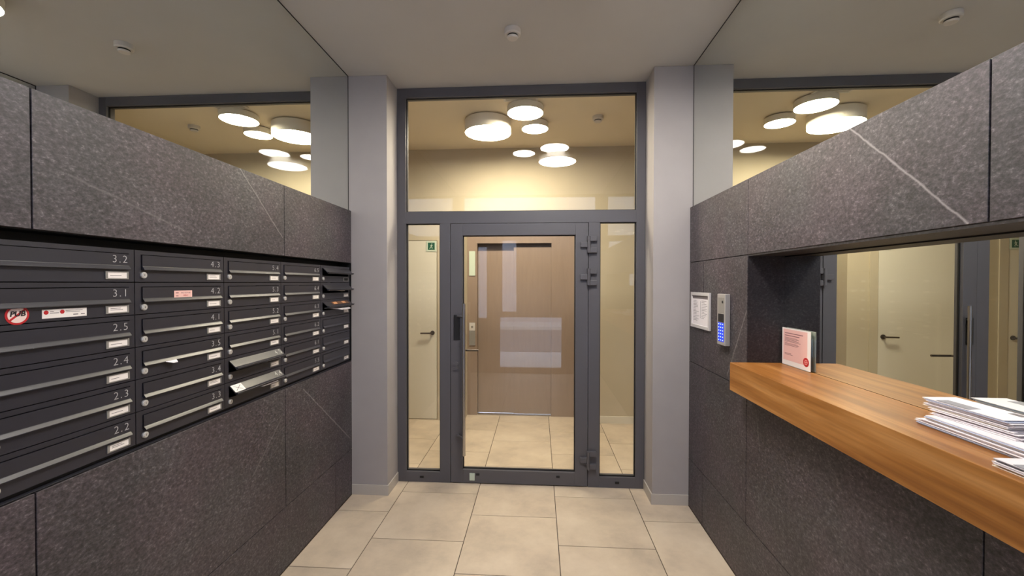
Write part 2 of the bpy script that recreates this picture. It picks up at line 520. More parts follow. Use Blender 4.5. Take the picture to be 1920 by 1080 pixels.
def cuts(lst, y0, y1):
    e = [y0] + [c for c in sorted(lst) if y0 < c < y1] + [y1]
    return list(zip(e[:-1], e[1:]))
JA = [2.887, 1.69, 0.497, -0.70]
JB = [2.297, 1.107, -0.085]
for side, par in (('L', wl), ('R', wr)):
    for a, b in cuts(JA, Y0, YP):
        clad(par, side, a, b, 0.002, 0.357)
    for a, b in cuts(JB, Y0, YP):
        clad(par, side, a, b, 0.357, REC0 if side == 'L' else NB)
    for a, b in cuts(JB, Y0, YP):
        clad(wlu if side == 'L' else par, side, a, b, REC1, ZG)
for a, b in cuts(JB, Y0, MBY0):
    clad(wlm, 'L', a, b, REC0, REC1)
clad(wr, 'R', NY1, 2.887, NB, NT); clad(wr, 'R', 2.887, YP, NB, NT)
for a, b in cuts([], Y0, NY0):
    clad(wr, 'R', a, b, NB, NT)
# stone lining of the niche
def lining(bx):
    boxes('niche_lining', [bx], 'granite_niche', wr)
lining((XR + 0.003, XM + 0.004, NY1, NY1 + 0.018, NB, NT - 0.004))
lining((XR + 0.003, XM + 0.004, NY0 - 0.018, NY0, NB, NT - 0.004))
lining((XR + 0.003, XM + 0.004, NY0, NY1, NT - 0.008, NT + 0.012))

# ---- piers beside the glazed screen, with skirting
FX0, FX1 = -1.161, 0.845
struct(boxes('wall_pier_left', [(XL - 0.02 - WT, FX0 - 0.002, YP, YF + 0.09, 0, ZC)], 'plaster', bevel=0.003))
struct(boxes('wall_pier_right', [(FX1 + 0.003, XR + 0.02 + WT, YP, YF + 0.09, 0, ZC)], 'plaster', bevel=0.003))
BH = 0.078
struct(boxes('baseboard_left', [(XL + 0.001, FX0 + 0.007, YP - 0.009, YP, 0, BH), (FX0 - 0.002, FX0 + 0.007, YP, YF, 0, BH)], 'base', bevel=0.0012))
struct(boxes('baseboard_right', [(FX1 - 0.006, XR - 0.001, YP - 0.009, YP, 0, BH), (FX1 - 0.006, FX1 + 0.003, YP, YF, 0, BH)], 'base', bevel=0.0012))

# ---- lobby walls
DZ = 2.155
D1 = (-2.07, -1.211)
D2 = (-3.43, -2.570)
AX0, AX1, AZ = -0.882, 0.56, 2.46
struct(boxes('wall_lobby_back_left', [
    (XLL, D2[0], YB, YB + 0.12, 0, ZC), (D2[1], D1[0], YB, YB + 0.12, 0, ZC), (D1[1], AX0, YB, YE + 0.16, 0, ZC),
    (D2[0], D2[1], YB, YB + 0.12, DZ, ZC), (D1[0], D1[1], YB, YB + 0.12, DZ, ZC)], 'lobby_wall', loc=(-2, YB, 0)))
struct(boxes('wall_lobby_back_upper', [(AX0, AX1, YB, YE + 0.16, AZ, ZC)], 'lobby_wall'))
struct(boxes('wall_lobby_back_right', [(AX1, XLR, YB, YE + 0.16, 0, ZC)], 'lobby_wall'))
struct(boxes('wall_lobby_left', [(XLL - 0.1, XLL, YF, YB + 0.12, 0, ZC)], 'lobby_wall'))
struct(boxes('wall_lobby_right', [(XLR, XLR + 0.1, YF, YB + 0.12, 0, ZC)], 'lobby_wall'))
struct(boxes('wall_lobby_near_left', [(XLL, XL - 0.02 - WT, YF - 0.03, YF + 0.09, 0, ZC)], 'lobby_wall'))
struct(boxes('wall_lobby_near_right', [(XR + 0.02 + WT, XLR, YF - 0.03, YF + 0.09, 0, ZC)], 'lobby_wall'))
struct(boxes('baseboard_lobby_right', [(AX1, XLR, YB - 0.010, YB, 0, 0.085)], 'lobby_door', bevel=0.001))
struct(boxes('baseboard_lobby_left', [(D1[1] + 0.10, AX0, YB - 0.010, YB, 0, 0.085)], 'lobby_door', bevel=0.001))

def lobby_door(name, d, trim):
    t = empty(name, ((d[0] + d[1]) / 2, YB, 0)); struct(t)
    boxes('leaf', [(d[0] + 0.005, d[1] - 0.005, YB - 0.004, YB + 0.036, 0.008, DZ - 0.006)], 'lobby_door', t, 0.001)
    boxes('rebate', [(d[0], d[1], YB + 0.05, YB + 0.07, 0, DZ)], 'gasket', t)
    boxes('jamb', [(d[1] + 0.002, d[1] + trim, YB - 0.012, YB - 0.0005, 0, DZ + 0.002)], 'lobby_wall', t, 0.001)
    lx, lz = d[1] - 0.056, 1.045
    def lever(bm):
        cyl(bm, (lx, YB - 0.004, lz), (lx, YB - 0.013, lz), 0.026, 24)
        cyl(bm, (lx, YB - 0.012, lz), (lx, YB - 0.055, lz), 0.010, 16)
        cyl(bm, (lx + 0.008, YB - 0.052, lz), (lx - 0.135, YB - 0.052, lz - 0.002), 0.0095, 16)
    shape('lever_handle', lever, 'dark_metal', t)
    return t
lobby_door('door_2', D1, 0.095)
lobby_door('door_3', D2, 0.095)

# ---- glazed screen (fixed frame) and its door
FD = 0.075
win = empty('window_1', ((FX0 + FX1) / 2, YF, 0)); struct(win)
ZT0, ZT1 = 2.131, 2.228       # transom bar
SX = (-1.089, -0.806, 0.491, 0.777)   # left side light, right side light
DX0, DX1, DZ1 = -0.715, 0.397, 2.128
def member(name, *b):
    boxes(name, [b], 'frame', win, 0.0015)
member('stile', FX0, SX[0], YF, YF + FD, 0.0, ZC - 0.001)
member('stile', SX[3], FX1, YF, YF + FD, 0.0, ZC - 0.001)
member('head', SX[0], SX[3], YF, YF + FD, 3.161, ZC - 0.001)
member('transom_bar', SX[0], SX[3], YF, YF + FD, ZT0, ZT1)
member('mullion', SX[1], DX0 - 0.004, YF, YF + FD, 0.0, ZT0)
member('mullion', DX1 + 0.004, SX[2], YF, YF + FD, 0.0, ZT0)
member('bottom_rail', SX[0], SX[1], YF, YF + FD, 0.0, 0.085)
member('bottom_rail', SX[2], SX[3], YF, YF + FD, 0.0, 0.085)
boxes('door_stop', [(DX0 - 0.010, DX0 + 0.012, YF + FD - 0.008, YF + FD + 0.004, 0.0, ZT0 + 0.006), (DX1 - 0.012, DX1 + 0.010, YF + FD - 0.008, YF + FD + 0.004, 0, ZT0 + 0.006),
                    (DX0, DX1, YF + FD - 0.008, YF + FD + 0.004, ZT0 - 0.012, ZT0 + 0.006)], 'gasket', win)
def pane(parent, x0, x1, z0, z1, yg, mat='glass'):
    boxes('glass_pane', [(x0 - 0.004, x1 + 0.004, yg, yg + 0.010, z0 - 0.004, z1 + 0.004)], mat, parent)
    g, ya, yb = 0.007, yg - 0.012, yg - 0.0005
    boxes('gasket', [(x0, x0 + g, ya, yb, z0, z1), (x1 - g, x1, ya, yb, z0, z1), (x0 + g, x1 - g, ya, yb, z0, z0 + g), (x0 + g, x1 - g, ya, yb, z1 - g, z1)], 'gasket', parent)
YG = YF + 0.034
pane(win, SX[0], SX[3], ZT1, 3.161, YG)
pane(win, SX[0], SX[1], 0.085, ZT0, YG)
pane(win, SX[2], SX[3], 0.085, ZT0, YG)
for x in (-0.958, 0.633):
    boxes('drain_cap', [(x - 0.016, x + 0.016, YF - 0.004, YF + 0.001, 0.035, 0.051)], 'gasket', win, 0.001)

door = empty('door_1', ((DX0 + DX1) / 2, YF, 0)); struct(door)
GX0, GX1, GZ0, GZ1 = -0.617, 0.297, 0.114, 2.032
def dmember(name, *b):
    boxes(name, [b], 'frame', door, 0.0015)
yd0, yd1 = YF - 0.003, YF + FD - 0.010
dmember('door_stile', DX0, GX0, yd0, yd1, 0.008, DZ1)
dmember('door_stile', GX1, DX1, yd0, yd1, 0.008, DZ1)
dmember('door_rail', GX0, GX1, yd0, yd1, GZ1, DZ1)
dmember('door_rail', GX0, GX1, yd0, yd1, 0.008, GZ0)
pane(door, GX0, GX1, GZ0, GZ1, YG)
# hinges: two knuckle blocks on the frame side, one on the leaf
for zt, zm, zb in ((2.000, 1.952, 1.907), (1.740, 1.693, 1.648), (0.277, 0.227, 0.176)):
    h = empty('hinge', Vector((0.4, YF, zm)) - root_of(door)); h.parent = door
    for z, xa, xb in ((zt, 0.386, 0.464), (zm, 0.334, 0.414), (zb, 0.386, 0.464)):
        boxes('hinge_block', [(xa, xb, YF - 0.028, YF - 0.0025, z - 0.021, z + 0.021)], 'frame', h, 0.003)
    shape('hinge_pin', lambda bm: cyl(bm, (0.400, YF - 0.030, zb - 0.02), (0.400, YF - 0.030, zt + 0.02), 0.012, 16), 'frame', h)
# long pull bar
ph = empty('pull_handle', Vector((-0.59, YF - 0.07, 0.85)) - root_of(door)); ph.parent = door
shape('bar', lambda bm: cyl(bm, (-0.592, 3.292, 0.262), (-0.592, 3.292, 1.480), 0.0125, 20), 'steel', ph)
for z in (1.372, 0.395):
    shape('bracket', lambda bm: (cyl(bm, (-0.592, 3.292, z), (-0.660, YF - 0.002, z), 0.010, 16), cyl(bm, (-0.660, YF - 0.008, z), (-0.660, YF - 0.002, z), 0.017, 20)), 'frame', ph)
boxes('dark_plate', [(-0.690, -0.640, YF - 0.010, YF - 0.002, 1.180, 1.385)], 'gasket', door, 0.002)  # dark upright plate on the stile beside the pull bar
shape('lock_cylinder', lambda bm: (cyl(bm, (-0.668, YF - 0.003, 0.985), (-0.668, YF - 0.022, 0.985), 0.017, 20), cyl(bm, (-0.668, YF - 0.003, 0.955), (-0.668, YF - 0.020, 0.955), 0.017, 20)), 'frame', door)
def inner_lever(bm):
    y = YF + FD - 0.010
    cyl(bm, (-0.655, y, 1.075), (-0.655, y + 0.012, 1.075), 0.024, 20)
    cyl(bm, (-0.655, y, 1.075), (-0.655, y + 0.058, 1.075), 0.0095, 16)
    cyl(bm, (-0.663, y + 0.055, 1.075), (-0.505, y + 0.055, 1.075), 0.0095, 16)
shape('inner_lever', inner_lever, 'dark_metal', door)
boxes('floor_latch_plate', [(-0.560, -0.518, YF - 0.007, YF - 0.0025, 0.028, 0.088)], 'sign_back', door, 0.001)
for x, z in ((-0.492, 0.078), (0.161, 0.078)):
    boxes('drain_cap', [(x - 0.014, x + 0.014, YF - 0.007, YF - 0.002, z - 0.008, z + 0.008)], 'gasket', door, 0.001)

# ---- street front behind the camera (seen in the glass only)
FXS = [(-1.10, -0.94, 1.0, 2.3), (-0.70, 0.42, 0.10, 1.02), (-0.66, -0.40, 1.12, 2.42), (0.66, 1.0, 1.6, 2.40),
       (-1.36, 1.02, 2.50, 3.20)]
def front_wall():
    xs = sorted({XL - 0.1, XR + 0.1} | {v for r in FXS for v in r[:2]})
    zs = sorted({0.0, ZC} | {v for r in FXS for v in r[2:]})
    out = []
    for xa, xb in zip(xs[:-1], xs[1:]):
        run = None
        for za, zb in zip(zs[:-1], zs[1:]):
            cx, cz = (xa + xb) / 2, (za + zb) / 2
            if any(r[0] < cx < r[1] and r[2] < cz < r[3] for r in FXS):
                if run: out.append(run); run = None
            else:
                run = (xa, xb, Y0 - 0.07, Y0, run[4] if run else za, zb)
        if run: out.append(run)
    return out
fw = struct(boxes('wall_street', front_wall(), 'dark_wood', loc=(0, Y0, 0)))
for r in FXS:
    boxes('glass_pane', [(r[0], r[1], Y0 - 0.04, Y0 - 0.032, r[2], r[3])], 'glass', fw)
struct(boxes('pavement', [(-8, 8, -3.2, Y0 - 0.08, -0.14, -0.02)], 'kerb'))
struct(boxes('roadway', [(-8, 8, -9.0, -3.2, -0.26, -0.14)], 'asphalt'))
struct(boxes('facade_opposite', [(-16, 16, -11.5, -11.0, -0.14, 15.0)], 'facade'))
struct(boxes('pavement_opposite', [(-8, 8, -11.0, -9.0, -0.26, -0.02)], 'kerb'))

# ================================================================== MIRRORS
def upper_mirror(side):
    xm, s = (XML, -1) if side == 'L' else (XMR, 1)
    z0, z1 = ZG - 0.02, ZC - 0.007
    t = boxes('wall_mirror', [(xm, xm + s * 0.005, Y0 + 0.01, YP - 0.007, z0, z1)] if s > 0 else [(xm - 0.005, xm, Y0 + 0.01, YP - 0.007, z0, z1)], 'mirror')
    xs = sorted((xm - s * 0.001, xm + s * 0.005))
    boxes('edge_joint', [(xs[0], xs[1], Y0 + 0.01, YP, z1, ZC)], 'gasket', t)
    boxes('edge_joint', [(xs[0], xs[1], YP - 0.007, YP, z0, z1)], 'gasket', t)
    return t
tag(upper_mirror('L'), 'tall frameless wall mirror above the stone and letterboxes', 'mirror')
tag(upper_mirror('R'), 'tall frameless wall mirror above the stone with wooden ledge', 'mirror')
tag(boxes('niche_mirror', [(XM, XM + 0.005, NY0 + 0.001, NY1 - 0.001, 1.224, NT - 0.013)], 'mirror'), 'low wide mirror at the back of the ledge niche', 'mirror')

# ================================================================== LETTERBOXES
XF = XL - 0.006
U, V = 0.4285, 0.1178
MZ0 = 1.058
MY0 = 0.9855
sur = empty('letterbox_surround', (XL - 0.1, (MBY0 + YP) / 2, REC0))
tag(sur, 'black metal surround framing the block of letterboxes', 'metal surround')
boxes('top_strip', [(XL - 0.16, XL - 0.10, MBY0, YP - 0.002, MZ0 + 6 * V + 0.002, REC1 - 0.001)], 'gasket', sur)
boxes('bottom_strip', [(XL - 0.16, XL - 0.004, MBY0, YP - 0.002, REC0 + 0.001, MZ0 - 0.0145)], 'box', sur, 0.001)
boxes('bottom_gap', [(XL - 0.16, XL - 0.022, MBY0, YP - 0.002, MZ0 - 0.0145, MZ0 - 0.001)], 'box_dark', sur)
boxes('end_strip', [(XL - 0.16, XL - 0.02, MY0 + 5 * U + 0.002, YP - 0.005, MZ0, MZ0 + 6 * V)], 'gasket', sur)
boxes('end_strip', [(XL - 0.16, XL - 0.001, YP - 0.0045, YP - 0.0005, REC0 + 0.001, REC1 - 0.001)], 'gasket', sur)
boxes('end_strip', [(XL - 0.16, XL - 0.02, MBY0, MY0 - 0.002, MZ0, MZ0 + 6 * V)], 'gasket', sur)

SU0, SU1, SV0, SV1 = 0.0255, 0.4090, 0.0450, 0.1015      # slot opening
def mk(fn, name, mat, bevel=0.0, smooth=False):
    bm = bmesh.new(); fn(bm)
    return finish(bm, name, mat, bevel, smooth, 1)
e = 0.0015
def body_fn(bm):
    d = 0.012
    box(bm, -d, 0, e, U - e, e, SV0)
    box(bm, -d, 0, e, U - e, SV1, V - e)
    box(bm, -d, 0, e, SU0, SV0, SV1)
    box(bm, -d, 0, SU1, U - e, SV0, SV1)
me_front = mk(body_fn, 'front_panel', 'box')
bmesh_b = None
def case_fn(bm):
    box(bm, -0.150, -0.146, e, U - e, e, V - e)
    box(bm, -0.146, -0.012, e, e + 0.002, e, V - e)
    box(bm, -0.146, -0.012, U - e - 0.002, U - e, e, V - e)
    box(bm, -0.146, -0.012, e, U - e, e, e + 0.002)
    box(bm, -0.146, -0.012, e, U - e, V - e - 0.002, V - e)
me_case = mk(case_fn, 'case', 'box_dark')
FH = SV1 - 0.0025     # hinge height of the flap
def flap_fn(bm):
    prof = [(-0.001, 0.0), (0.0035, 0.0), (0.0035, -0.0400), (0.0040, -0.0418), (0.0065, -0.0450), (0.0115, -0.0520), (0.0118, -0.0540), (0.0095, -0.0550), (-0.001, -0.0550)]
    prism(bm, prof, SU0 + 0.0025, SU1 - 0.0025, lambda u, v, t: (u, t, v))
me_flap = mk(flap_fn, 'flap', 'box')
def lock_fn(bm):
    cyl(bm, (-0.001, 0.033, 0.026), (0.0055, 0.033, 0.026), 0.0115, 24)
    cyl(bm, (0.0055, 0.033, 0.026), (0.0075, 0.033, 0.026), 0.0095, 24, 0.0080)
me_lock = mk(lock_fn, 'lock', 'lock_metal', 0, True)
me_key = mk(lambda bm: box(bm, 0.0070, 0.0079, 0.0323, 0.0337, 0.0225, 0.0295), 'keyhole', 'gasket')
def holder_fn(bm):
    a, b, c, d, w = 0.326, 0.405, 0.0105, 0.0375, 0.0035
    box(bm, -0.0005, 0.0030, a, b, c, c + w); box(bm, -0.0005, 0.0030, a, b, d - w, d)
    box(bm, -0.0005, 0.0030, a, a + 0.008, c + w, d - w); box(bm, -0.0005, 0.0030, b - 0.005, b, c + w, d - w)
me_holder = mk(holder_fn, 'name_holder', 'holder')
me_card = mk(lambda bm: box(bm, 0.0, 0.0016, 0.334, 0.400, 0.0140, 0.0340), 'name_card', 'card')
me_blank = mk(lambda bm: box(bm, 0.0, 0.0016, 0.334, 0.400, 0.0140, 0.0340), 'name_blank', 'gasket')
def scrib(seed):
    rnd = random.Random(seed)
    def fn(bm):
        for k in range(rnd.choice((1, 2))):
            z = 0.0245 + (0.0035 if k else -0.0015)
            box(bm, 0.0016, 0.0018, 0.342, 0.342 + rnd.uniform(0.025, 0.048), z - 0.0009, z + 0.0009)
    return mk(fn, 'name_print', 'ink_grey')
me_prints = [scrib(s) for s in range(4)]

NUMS = [['2.2', '2.3', '2.4', '2.5', '3.1', '3.2'], ['3.3', '3.4', '3.5', '4.1', '4.2', '4.3'],
        ['4.4', '4.5', '5.1', '5.2', '5.3', '5.4'], ['5.5', '6.1', '6.2', '6.3', '6.4', '6.5'], [None] * 6]
ORD = ['top', 'second', 'third', 'fourth', 'fifth', 'lowest']
OPEN = {(2, 1): 45, (2, 0): 43, (4, 5): 46, (4, 4): 48, (4, 3): 52}
LAB = {
    (0, 4): 'anthracite letterbox numbered 3.1 with round PUB sticker and white strip sticker',
    (1, 4): 'anthracite letterbox numbered 4.2 with small pink sticker on its flap',
    (1, 2): 'anthracite letterbox numbered 3.5 with a paper corner sticking out',
    (2, 1): 'anthracite letterbox with flap propped open by mail, above the one with white sticker',
    (2, 0): 'anthracite letterbox with open flap bearing a square white sticker',
    (4, 5): 'anthracite letterbox with raised flap and no name card, top box beside the grey pier',
    (4, 4): 'anthracite letterbox with raised flap, second from top beside the grey pier',
    (4, 3): 'anthracite letterbox beside the grey pier, flap propped open under a colourful leaflet'}
boxroots = {}
flaps = {}
for c in range(5):
    for r in range(6):
        t = empty('letterbox', (XF, MY0 + c * U, MZ0 + r * V))
        if (c, r) in LAB:
            lab = LAB[(c, r)]
        elif c == 0:
            lab = 'anthracite letterbox numbered %s, %s box in the column with the PUB sticker' % (NUMS[c][r], ORD[5 - r])
        elif c == 1:
            lab = 'anthracite letterbox numbered %s, %s box in the column with the pink flap sticker' % (NUMS[c][r], ORD[5 - r])
        elif c == 2:
            lab = 'anthracite metal letterbox, %s from top in the column with two open flaps at its foot' % ORD[5 - r]
            lab = lab.replace('top from top', 'top box')
        elif c == 3:
            lab = 'anthracite metal letterbox, %s box in the second column from the grey pier' % ORD[5 - r]
        else:
            lab = 'anthracite metal letterbox with closed flap, %s box in the column beside the grey pier' % ORD[5 - r]
        tag(t, lab, 'letterbox', 'letterboxes in the wall block')
        link('front_panel', me_front, t); link('case', me_case, t)
        fl = link('flap', me_flap, t, (0, 0, FH))
        fl.rotation_euler.y = -math.radians(OPEN.get((c, r), 0))
        lk = link('lock', me_lock, t); link('keyhole', me_key, lk)
        nh = link('name_holder', me_holder, t)
        if (c, r) == (4, 5):
            link('name_card', me_blank, nh)
        else:
            link('name_card', me_card, nh); link('name_print', me_prints[(c * 5 + r * 3) % 4], nh)
        if NUMS[c][r]:
            link('unit_number', text_mesh(NUMS[c][r], 0.037, 'unit_number', 'number', 'L', spacing=1.25, bold=-0.0005), fl, (0.0037, 0.374, 0.079 - FH))
        boxroots[(c, r)] = t; flaps[(c, r)] = fl

# stickers (each stays with its letterbox)
def disc(bm, x, y, z, r, th, seg=40, sy=1.0):
    cyl(bm, (x, y, z), (x + th, y, z), r, seg)
t = boxroots[(0, 4)]
def local(name, fn, mat, parent, loc=(0, 0, 0)):
    bm = bmesh.new(); fn(bm)
    return link(name, finish(bm, name, mat), parent, loc)
st = local('pub_sticker', lambda bm: disc(bm, 0, 0, 0, 0.0275, 0.0008), 'red', t, (0, 0.0885, 0.0255))
st['label'] = 'round red and white no-advertising sticker reading PUB'
local('sticker_face', lambda bm: disc(bm, 0.0008, 0, 0, 0.0220, 0.0004), 'sticker_white', st)
link('sticker_print', text_mesh('PUB', 0.0200, 'sticker_print', 'ink', 'L', 0.0002, 1.0, 0.0006, 0.15), st, (0.0018, 0.0, 0.003))
def slash(bm):
    box(bm, 0.0012, 0.0015, -0.022, 0.022, -0.0026, 0.0026)
    bmesh.ops.rotate(bm, verts=bm.verts, cent=(0, 0, 0), matrix=Matrix.Rotation(math.radians(40), 3, 'X'))
local('sticker_slash', slash, 'red', st)
ws = local('strip_sticker', lambda bm: box(bm, 0, 0.0006, 0.147, 0.268, 0.010, 0.0365), 'card', t)
ws['label'] = 'white strip sticker with two small red roundels'
for y_ in (0.157, 0.199):
    local('sticker_roundel', lambda bm: disc(bm, 0.0006, y_, 0.0275, 0.0062, 0.0003, 20), 'red', ws)
local('sticker_print', lambda bm: (box(bm, 0.0006, 0.0008, 0.1665, 0.1765, 0.0285, 0.0305), box(bm, 0.0006, 0.0008, 0.1665, 0.1905, 0.0240, 0.0260),
      box(bm, 0.0006, 0.0008, 0.208, 0.256, 0.0295, 0.0310), box(bm, 0.0006, 0.0008, 0.208, 0.248, 0.0255, 0.0270),
      box(bm, 0.0006, 0.0008, 0.229, 0.243, 0.0160, 0.0190), box(bm, 0.0006, 0.0008, 0.251, 0.262, 0.0160, 0.0190)), 'ink_grey', ws)
fl = flaps[(1, 4)]
ps = local('flap_sticker', lambda bm: box(bm, 0.0036, 0.0041, 0.160, 0.246, -0.0425, -0.0145), 'red_light', fl)
ps.active_material = M['pink']
link('sticker_print', text_mesh('PAS DE PUB', 0.0088, 'sticker_print', 'ink_rose', 'L', 0.0001), ps, (0.0043, 0.214, -0.024))
link('sticker_print', text_mesh('MERCI', 0.0080, 'sticker_print', 'red', 'L', 0.0001), ps, (0.0043, 0.214, -0.0345))
local('sticker_print', lambda bm: (box(bm, 0.0041, 0.0043, 0.167, 0.180, -0.0255, -0.0215), box(bm, 0.0041, 0.0043, 0.168, 0.179, -0.0370, -0.0340)), 'ink_rose', ps)
fl = flaps[(2, 0)]
qs = local('flap_sticker', lambda bm: box(bm, 0.0036, 0.0042, 0.030, 0.098, -0.0440, -0.002), 'card', fl)
def knot(bm):
    for a in (0, 1):
        vv = [(0.042 + a * 0.044, -0.036), (0.086 - a * 0.044, -0.010)]
        d = Vector((vv[1][0] - vv[0][0], vv[1][1] - vv[0][1])).normalized() * 0.0013
        n = Vector((-d.y, d.x))
        q = [bm.verts.new((0.0044, p[0] + s * n.x, p[1] + s * n.y)) for p, s in ((vv[0], 1), (vv[0], -1), (vv[1], -1), (vv[1], 1))]
        bm.faces.new(q)
local('sticker_print', knot, 'ink_grey', qs)

# mail poking out of the boxes
def sheet(name, label, cat, c, r, u0, u1, out, drop, thick, mat, v=0.060, bow=0.0, group=None, back=0.06, skew=0.0):
    """a sheet lying in the slot: rises from inside and droops outwards"""
    bm = bmesh.new()
    n = 8
    rows = []
    for i in range(n + 1):
        s = i / n
        w = -back + (back + out) * s
        k = max(0, w) / max(out, 1e-4)
        zz = v - drop * k * k + bow * math.sin(s * math.pi)
        uu0, uu1 = u0 + skew * k, u1 - (skew * 0.2) * k
        rows.append([bm.verts.new(p) for p in ((w, uu0, zz), (w, uu1, zz), (w, uu1, zz + thick), (w, uu0, zz + thick))])
    for a, b in zip(rows[:-1], rows[1:]):
        for k in range(4):
            bm.faces.new((a[k], a[(k + 1) % 4], b[(k + 1) % 4], b[k]))
    bm.faces.new(rows[0]); bm.faces.new(rows[-1][::-1])
    bmesh.ops.recalc_face_normals(bm, faces=bm.faces)
    o = link(name, finish(bm, name, mat), None, (XF, MY0 + c * U, MZ0 + r * V))
    return tag(o, label, cat, group)
sheet('folded_letter', 'white paper corner sticking out of letterbox 3.5', 'letter', 1, 2, 0.085, 0.165, 0.022, 0.012, 0.0015, 'paper', 0.0485, skew=0.05)
sheet('folded_newspaper', 'folded white mail under the open flap above the white-stickered flap', 'mail', 2, 1, 0.20, 0.385, 0.030, 0.004, 0.006, 'paper', 0.060, skew=0.05)
sheet('folded_newspaper', 'folded white mail under the open flap with the square sticker', 'mail', 2, 0, 0.18, 0.36, 0.032, 0.006, 0.005, 'paper', 0.056, skew=0.05)
sheet('folded_letter', 'small white letter under the raised flap second from top by the pier', 'letter', 4, 4, 0.20, 0.30, 0.028, 0.004, 0.003, 'paper_cream', 0.060, skew=0.03)
sheet('folded_letter', 'bundle of white letters jutting from the box below two raised flaps by the pier', 'letter', 4, 3, 0.16, 0.37, 0.040, 0.010, 0.007, 'paper', 0.050, skew=0.06)
lf = empty('leaflet', (XF + 0.03, MY0 + 4 * U + 0.23, MZ0 + 3 * V + 0.09))
tag(lf, 'small orange and brown leaflet lying on an open letterbox flap', 'leaflet')
fa = math.radians(52)
def flap_pt(u, s, h):   # a point on the open flap, s down from the hinge, h above its face
    return (XF + s * math.sin(fa) + (0.0035 + h) * math.cos(fa), MY0 + 4 * U + u, MZ0 + 3 * V + FH - s * math.cos(fa) + (0.0035 + h) * math.sin(fa))
def flap_quad(u0, u1, s0, s1, h):
    def fn(bm):
        a = [bm.verts.new(flap_pt(u, s, h)) for u, s in ((u0, s0), (u1, s0), (u1, s1), (u0, s1))]
        b = [bm.verts.new(flap_pt(u, s, h + 0.0006)) for u, s in ((u0, s0), (u1, s0), (u1, s1), (u0, s1))]
        bm.faces.new(a); bm.faces.new(b[::-1])
        for i in range(4):
            bm.faces.new((a[i], a[(i + 1) % 4], b[(i + 1) % 4], b[i]))
        bmesh.ops.recalc_face_normals(bm, faces=bm.faces)
    return fn
M['leaf_brown'] = simple('leaflet_brown', (120, 84, 62), 0.35)
M['leaf_orange'] = simple('leaflet_orange', (232, 170, 120), 0.35)
shape('sheet', flap_quad(0.12, 0.37, 0.004, 0.033, 0.0012), 'leaf_brown', lf, False)
for a, b in ((0.14, 0.19), (0.27, 0.32)):
    shape('picture', flap_quad(a, b, 0.008, 0.028, 0.0019), 'leaf_orange', lf, False)

# ================================================================== LEDGE, LEAFLET, POST
LZ = 1.223
ledge = boxes('wooden_ledge', [(1.0235, XM - 0.0005, NY0 + 0.001, NY1 - 0.0005, NB + 0.001, LZ)], 'wood', bevel=0.0012)
tag(ledge, 'thick oak-veneered ledge running along the mirrored niche', 'ledge')

hold = empty('leaflet_stand', (1.280, 2.17, LZ))
tag(hold, 'clear acrylic stand leaning in the niche, holding the pink notice', 'stand')
hy0, hy1, hh = 2.054, 2.286, 0.192
boxes('back_plate', [(1.2938, 1.2958, hy0, hy1, LZ, LZ + hh + 0.002)], 'acrylic', hold)
boxes('side_edge', [(1.2855, 1.2958, hy0 - 0.003, hy0 - 0.0003, LZ, LZ + hh)], 'acrylic', hold)
boxes('foot', [(1.278, 1.2958, hy0, hy1, LZ, LZ + 0.002)], 'acrylic', hold)
nt_ = empty('pink_notice', (1.273, 2.17, LZ + 0.002))
tag(nt_, 'pink printed notice with white border and red round stamp', 'notice')
PX = 1.2860
boxes('card', [(PX, PX + 0.0012, hy0 + 0.001, hy1 - 0.001, LZ + 0.0022, LZ + hh)], 'card', nt_)
boxes('pink_field', [(PX - 0.0004, PX, hy0 + 0.026, hy1 - 0.011, LZ + 0.026, LZ + hh - 0.006)], 'pink', nt_)
rows = []
yl = hy1 - 0.024
for k, (z, w, hgt) in enumerate(((0.166, 0.150, 0.0042), (0.154, 0.122, 0.0042), (0.143, 0.105, 0.002), (0.138, 0.118, 0.002), (0.133, 0.10, 0.002), (0.128, 0.115, 0.002),
                                 (0.123, 0.13, 0.002), (0.114, 0.11, 0.002), (0.109, 0.118, 0.002), (0.104, 0.108, 0.002), (0.062, 0.055, 0.0025), (0.056, 0.068, 0.002))):
    rows.append((PX - 0.0007, PX - 0.0004, yl - w, yl, LZ + z - hgt / 2, LZ + z + hgt / 2))
boxes('print', rows, 'ink_rose', nt_)
sy, sz = hy0 + 0.034, LZ + 0.042
shape('stamp', lambda bm: cyl(bm, (PX - 0.0004, sy, sz), (PX - 0.0010, sy, sz), 0.0215, 40), 'red', nt_)
shape('stamp_print', lambda bm: (box(bm, PX - 0.0013, PX - 0.0010, sy - 0.010, sy + 0.009, sz + 0.006, sz + 0.0115), box(bm, PX - 0.0013, PX - 0.0010, sy - 0.014, sy + 0.014, sz - 0.0028, sz + 0.0028),
      box(bm, PX - 0.0013, PX - 0.0010, sy - 0.009, sy + 0.010, sz - 0.0115, sz - 0.006)), 'red_light', nt_, False)

